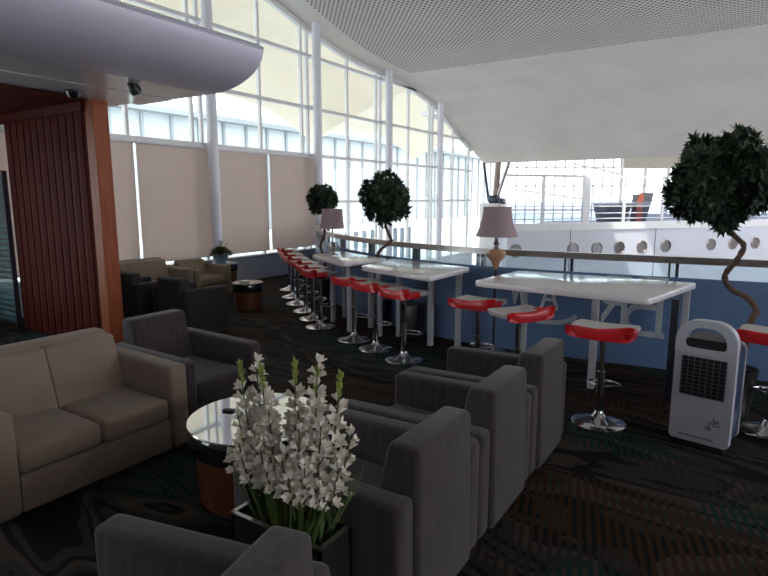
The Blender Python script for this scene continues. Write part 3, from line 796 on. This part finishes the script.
# small blue pot on far side table
vp = empty('potted_plant', (-8.3, 7.2, .53), 0, 'blue pot with bushy green plant and thin upright twigs below the blinds', 'potted plant')
bm = NB(); lathe(bm, [(.10, 0), (.14, .15), (.125, .15), (.11, .13), (0, .13)], 24); build('pot', bm, M['pot_blue'], vp)
bm = NB(); lathe(bm, [(.115, .128), (0, .14)], 16); build('soil', bm, M['soil'], vp)
bm = NB(); rg = random.Random(4)
for i in range(340):
    dd = rand_dir(rg); dd.z = abs(dd.z); leaf_into(bm, Vector((dd.x*.14, dd.y*.14, .14+dd.z*.1)), dd, Vector((0, 0, 1)), .1, .035)
build('foliage', bm, M['leaf2'], vp, smooth=False)
bm = NB()
for i in range(7): tube(bm, [(rg.uniform(-.04, .04), rg.uniform(-.04, .04), .13), (rg.uniform(-.12, .12), rg.uniform(-.12, .12), rg.uniform(.38, .46))], .005, 5)
build('twigs', bm, M['trunk'], vp)

# ------------------------------------------------------------------ air cooler
ac = empty('air_cooler', (-.16, 4.33, 0), -.19, 'white portable air cooler with black grille and handle standing on the carpet at right', 'air cooler')
def rrect(x0, x1, z0, z1, rb, rt, n=10):
    P = []
    for cx, cz, r, a0 in ((x1-rb, z0+rb, rb, -90), (x1-rt, z1-rt, rt, 0), (x0+rt, z1-rt, rt, 90), (x0+rb, z0+rb, rb, 180)):
        P += [(cx+r*cos(radians(a0+90*i/n)), cz+r*sin(radians(a0+90*i/n))) for i in range(n+1)]
    return P
# front shell: ring with handle opening
bm = NB()
outer = rrect(-.2, .2, .045, .90, .03, .15)
prism(bm, rrect(-.2, .2, .045, .715, .03, .002), 'y', 0, .07, .0)
def ring(bm, outer, inner, y0, y1):
    n = len(outer); A = [[bm.verts.new((p[0], y, p[1])) for p in L_] for L_ in (outer, inner) for y in (y0, y1)]
    o0, o1, i0, i1 = A
    for k in range(n):
        j = (k+1) % n
        bm.faces.new((o0[k], o0[j], i0[j], i0[k])); bm.faces.new((o1[k], i1[k], i1[j], o1[j])); bm.faces.new((o0[k], o1[k], o1[j], o0[j])); bm.faces.new((i0[k], i0[j], i1[j], i1[k]))
ring(bm, rrect(-.2, .2, .69, .935, .01, .15), rrect(-.135, .135, .735, .885, .03, .11), -.012, .07)
build('front_shell', bm, M['cooler'], ac, angle=40)
bm = NB(); prism(bm, rrect(-.19, .19, .06, .74, .03, .04), 'y', .07, .30); build('tank_body', bm, M['tank'], ac, angle=40)
bm = NB(); ring(bm, rrect(-.198, .198, .05, .76, .03, .05), rrect(-.17, .17, .08, .73, .02, .04), .3, .33); build('rear_frame', bm, M['cooler'], ac, angle=40)
bm = NB(); prism(bm, rrect(-.135, .135, .72, .80, .01, .02), 'y', .01, .28, 0); build('control_recess', bm, M['black_plastic'], ac, angle=40)
bm = NB(); box(bm, -.145, .145, -.004, .0, .39, .67); build('grille_backing', bm, M['black_plastic'], ac, smooth=False)
bm = NB()
for i in range(11): box(bm, -.145, .145, -.010, -.005, .39+.28*i/10-.002, .39+.28*i/10+.002)
for i in range(8): box(bm, -.145+.29*i/7-.0025, -.145+.29*i/7+.0025, -.013, -.004, .39, .67)
build('grille', bm, mat('grey_grille', (.12, .13, .15), .4, noise=.1), ac, smooth=False)
bm = NB(); rg = random.Random(3)
for i in range(9):
    a = i*.7; cx, cz = .09+.035*cos(a), .2+.035*sin(a*1.3)
    box(bm, -.016, .016, -.003, 0, -.006, .006, M=Matrix.Translation((cx, 0, cz)) @ Matrix.Rotation(a, 4, 'Y'))
build('printed_emblem', bm, mat('grey_print', (.25, .25, .3), .5, noise=.1), ac, smooth=False)
bm = NB()
for i in range(26):
    x = -.13+.22*i/25; box(bm, -.004, .006, -.003, 0, -.004, .004+.008*rg.random(), M=Matrix.Translation((x, 0, .085-.0*i)) @ Matrix.Rotation(.5*rg.random(), 4, 'Y'))
build('printed_caption', bm, mat('grey_print', (.25, .25, .3), .5, noise=.1), ac, smooth=False)
for x in (-.15, .15):
    for y in (.05, .27):
        bm = NB(); lathe(bm, [(.022, -.012), (.022, .012)], 14, Matrix.Translation((x, y, .022)) @ Matrix.Rotation(pi/2, 4, 'Y')); box(bm, x-.016, x+.016, y-.012, y+.012, .03, .06); build('caster', bm, M['rubber'], ac)

ac.scale = (.95, .95, .985)
# black box bin under middle table
bm = NB(); prism(bm, [(-.1, 0), (.1, 0), (.12, .42), (-.12, .42)], 'y', -.1, .1, .01, 2); box(bm, -.125, .125, -.105, .105, .42, .44, .005, 1)
o = build('waste_bin', bm, M['pot_black']); o.location = (-3.45, 6.05, 0); tag(o, 'black waste bin under the middle bar table', 'bin')

# ------------------------------------------------------------------ beyond the balustrade: white bulkhead deck
D0 = Vector((cos(radians(-32.75)+0), 0, 0))
def campt(u, depth):  # a spot on the ground plan that many metres out
    a = (u-384)/560*depth
    return (a*cos(yaw)-depth*sin(yaw), a*sin(yaw)+depth*cos(yaw))
pA = campt(507, 19.9); pB = campt(800, 24.5)
LW = seglen(pA, pB); ang = math.atan2(pB[1]-pA[1], pB[0]-pA[0])
dk = empty('upper_deck', (pA[0], pA[1], 0), ang, 'white upper deck wall with round air nozzles across the atrium', 'deck wall')
bm = NB(); box(bm, 0, LW, 0, .25, -5, .58); 
build('wall_panel', bm, M['bulkhead'], dk, smooth=False)
bm = NB(); box(bm, 0, LW, -.06, .3, .58, .84); build('parapet_cap', bm, M['white_paint'], dk, smooth=False)
bm = NB(); prism(bm, [(0, .3), (LW, .3), (LW, 7), (6.5, 7)], 'z', .4, .6); build('deck_floor', bm, M['concrete'], dk, smooth=False)
bm = NB()
bm.free()
for u in (2.65, 6.6):
    bm = NB(); box(bm, u-.012, u+.012, -.008, 0, -3, .58); build('panel_joint', bm, M['dark_metal'], dk, smooth=False)
for u in (516, 573, 597, 619.5, 642, 666, 711, 733, 755):
        # intersect view azimuth with the wall line
    q = campt(u, 1); det = q[0]*(pB[1]-pA[1])-q[1]*(pB[0]-pA[0]); s = (pA[0]*(pB[1]-pA[1])-pA[1]*(pB[0]-pA[0]))/det
    dx = sqrt((q[0]*s-pA[0])**2+(q[1]*s-pA[1])**2)
    n_ = empty('nozzle', (dx, 0, -.12)); n_.parent = dk
    bm = NB(); lathe(bm, [(.25, 0), (.25, .03), (.22, .05), (.2, -.06), (.0, -.08)], 24, Matrix.Rotation(pi/2, 4, 'X')); bb = build('air_nozzle', bm, M['steel'], dk); bb.location = (dx, 0, -.12)
    bpy.data.objects.remove(n_)
# balustrade of the deck
db = empty('deck_railing', (pA[0], pA[1], .84), ang, 'white railing with glass and thin rails on the deck across the atrium', 'railing')
bm = NB()
for z in (.15, .35, .6): tube(bm, [(0, .1, z), (LW, .1, z)], .018, 8)
build('rails', bm, M['white_paint'], db)
bm = NB(); box(bm, 0, LW, .06, .14, 1.66, 1.74); build('top_beam', bm, M['white_paint'], db, smooth=False)
bm = NB(); box(bm, 0, LW, .13, .14, 0.02, .78); build('glass_panel', bm, glass('tinted_deck_glass', (.7, .75, .84)), db, smooth=False)
for u, w_ in ((542, .06), (585, .3), (623, .07), (661, .07), (700, .07), (745, .07)):
    q = campt(u, 1); det = q[0]*(pB[1]-pA[1])-q[1]*(pB[0]-pA[0]); s = (pA[0]*(pB[1]-pA[1])-pA[1]*(pB[0]-pA[0]))/det
    dx = sqrt((q[0]*s-pA[0])**2+(q[1]*s-pA[1])**2)
    bm = NB(); box(bm, dx-w_/2, dx+w_/2, .03, .13, 0, 1.66); build('post', bm, M['white_paint'], db, smooth=False)
# kiosk and banner on the deck
def on_deck(u, back):
    q = campt(u, 1); det = q[0]*(pB[1]-pA[1])-q[1]*(pB[0]-pA[0]); s = (pA[0]*(pB[1]-pA[1])-pA[1]*(pB[0]-pA[0]))/det
    s *= (1+back/20); return (q[0]*s, q[1]*s)
x, y = on_deck(617, 2.5)
kk = empty('display_counter', (x, y, .6), ang, 'dark tapered display counter on the deck across the atrium', 'counter')
bm = NB(); prism(bm, [(-.45, 0), (.35, 0), (.7, .92), (-.75, .92)], 'y', 0, .8, .02, 2); build('counter_body', bm, M['dark_kiosk'], kk)
bm = NB(); box(bm, -.8, .75, -.05, .85, .92, .97); build('counter_top', bm, M['white_paint'], kk, smooth=False)
x, y = on_deck(644, 2.0)
kk = empty('display_stand', (x, y, .6), ang, 'dark slanted display stand behind the orange red panel on the deck', 'stand')
bm = NB(); prism(bm, [(-.3, 0), (.1, 0), (.5, 1.35), (-.25, 1.3)], 'y', .15, .6, .02, 2); build('stand_body', bm, M['dark_kiosk'], kk)
bm = NB(); prism(bm, [(-.3, .93), (-.1, .93), (.42, 1.37), (-.22, 1.37)], 'y', .1, .15); build('stand_face', bm, M['dark_kiosk'], kk)
x, y = on_deck(637.5, 1.4)
bm = NB(); prism(bm, [(-.13, 0), (.12, 0), (.17, 1.28), (.02, 1.35), (-.12, 1.05)], 'y', 0, .08, .01, 1); o = build('banner_panel', bm, M['red_banner']); o.location = (x, y, .6); o.rotation_euler = (0, 0, ang); tag(o, 'orange red upright panel on the deck beside the dark counter', 'panel')

# far curtain wall across hall
fw = empty('window_%d' % (win+1), (0, 0, 0)); tag(fw, kind='structure')
fa = campt(505, 31); fb = campt(618, 31)
fl = seglen(fa, fb); fang = math.atan2(fb[1]-fa[1], fb[0]-fa[0])
fw.location = (fa[0], fa[1], .0); fw.rotation_euler = (0, 0, fang)
bm = NB()
n = 12
for i in range(n+1): box(bm, i*fl/n-.035, i*fl/n+.035, 0, .08, -5, 5)
for z in (1.1, 2.4, 3.4): box(bm, 0, fl, 0, .12, z-.05, z+.05)
for (a, b) in (((.5, 2.2), (4.2, 1.7)), ((3.5, 3.6), (6.2, 3.0))): tube(bm, [(a[0], -.1, a[1]), (b[0], -.1, b[1])], .05, 8)
build('window_frame', bm, M['frame_paint'], fw, smooth=False)
bm = NB(); box(bm, 0, fl, .05, .055, -5, 5); build('pane', bm, M['glass'], fw, smooth=False)
bm = NB(); fc = campt(900, 33); fb2 = campt(618, 31)
q = seglen(fb2, fc); box(bm, 0, q, 0, .3, 3.35, 5.1); o = build('wall_far', bm, M['far_beige'], smooth=False); o.location = (fb2[0], fb2[1], 0); o.rotation_euler = (0, 0, math.atan2(fc[1]-fb2[1], fc[0]-fb2[0])); tag(o, kind='structure')
bm = NB(); box(bm, 0, q, -.02, 0, -5, .9)
for i in range(14): box(bm, i*q/13-.06, i*q/13+.06, 0, .15, .9, 3.4)
for z in (1.6, 2.4): box(bm, 0, q, 0, .12, z-.04, z+.04)
o = build('wall_far_lower', bm, M['concrete'], smooth=False); o.location = (fb2[0], fb2[1], 0); o.rotation_euler = (0, 0, math.atan2(fc[1]-fb2[1], fc[0]-fb2[0])); tag(o, kind='structure')
# far hall ceiling
bm = NB(); box(bm, -12, 12, 21.6, 40, 5.2, 5.4); tag(build('ceiling_far', bm, M['concrete'], smooth=False), kind='structure')

# strut pier at the vault foot
px_, py_ = -8.35, 20.75
pr = empty('strut_pier', (px_, py_, -5), 0, 'white pier with splayed steel struts holding the foot of the vault', 'pier')
bm = NB(); box(bm, -.4, .45, -.3, .3, 0, 6.55, .04, 2); build('pier_body', bm, M['white_paint'], pr)
bm = NB(); box(bm, -.1, .28, -.25, .2, 6.55, 6.85, .08, 3); box(bm, .2, .48, -.2, .2, 6.5, 6.75, .06, 2); build('steel_shoe', bm, M['dark_metal'], pr)
for (x0_, z0_, x1_, z1_, r_, mt) in ((.12, 6.8, .2, 8.1, .11, 'brown_con'), (.2, 6.8, .62, 8.1, .07, 'steel'), (-.15, 6.6, -.4, 8.1, .05, 'dark_metal')):
    bm = NB(); tube(bm, [(x0_, 0, z0_), (x1_, 0, z1_)], r_, 12); build('strut', bm, M[mt], pr)

# ------------------------------------------------------------------ outside
bm = NB(); box(bm, -160, XW-.3, -60, 160, -3.2, -3.0); box(bm, XW-.3, 60, 46, 160, -3.2, -3.0); tag(build('apron_ground', bm, M['ext_ground'], smooth=False), kind='structure')
# cream roof canopy outside: a run of shallow shells whose free edge is scalloped
bm = NB(); G = []
for i in range(97):
    y = -8+i*.5; u = abs(((y-1.5) % 13.0)/13.0*2-1)
    edge = 6.0+1.5*(1-u**2.2)-.05*max(0, y-10)
    G.append([bm.verts.new((x, y, zz)) for x, zz in ((-9.6, 7.4), (-13, 8.2+.2*(edge-6)), (-17, 7.9+.6*(edge-6)), (-21, edge+.9), (-23, edge))])
for a_, c_ in zip(G, G[1:]):
    for j in range(4): bm.faces.new((a_[j], a_[j+1], c_[j+1], c_[j]))
o = build('outside_canopy', bm, M['ext_cream']); md = o.modifiers.new('thickness', 'SOLIDIFY'); md.thickness = .25; md.offset = 1
tag(o, kind='structure')
tb_ = empty('terminal_building', (-62, 60, -3), 0, 'pale long building with hazy grey roof band far outside the window wall', 'building')
bm = NB(); box(bm, -20, 0, -70, 100, 0, 15.0); build('wall', bm, M['ext_ground'], tb_, smooth=False)
bm = NB(); prism(bm, [(1.5, 15.0), (1.5, 15.6), (-8, 18.3), (-20, 18.3), (-20, 15.0)], 'y', -71, 101); build('roof', bm, M['ext_hill'], tb_, smooth=False)
bm = NB()
for i in range(40): box(bm, .0, .3, -68+i*4.2, -67.6+i*4.2, 0, 15)
build('fins', bm, M['ext_hill'], tb_, smooth=False)
bp0 = None
for i in range(15):
    if bp0 is None:
        bm = NB(); box(bm, -.07, .07, -.1, .1, 0, 3.4, .03, 2); bp0 = build('fence_post', bm, M['ext_fence']); o = bp0
    else: o = bp0.copy(); COL.objects.link(o)
    o.location = (-13.5, 14.5+i*.62, -3.0); tag(o, 'grey upright fence post outside the window wall', 'post', 'grey fence posts outside the glass')

# ------------------------------------------------------------------ light
w = bpy.data.worlds.new('sky'); S.world = w; w.use_nodes = True; nt = w.node_tree
bg = nt.nodes['Background']; bg.inputs['Color'].default_value = (.93, .96, 1.0, 1); bg.inputs['Strength'].default_value = 3.2
sun = bpy.data.lights.new('sun', 'SUN'); sun.energy = 3.0; sun.angle = .02; sun.color = (1, .96, .88)
so = bpy.data.objects.new('sun', sun); COL.objects.link(so); so.rotation_euler = (radians(25), radians(8), 0)

S.view_settings.view_transform = 'Standard'; S.view_settings.look = 'None'
S.view_settings.exposure = .45; S.view_settings.gamma = 1; S.view_settings.use_curve_mapping = False
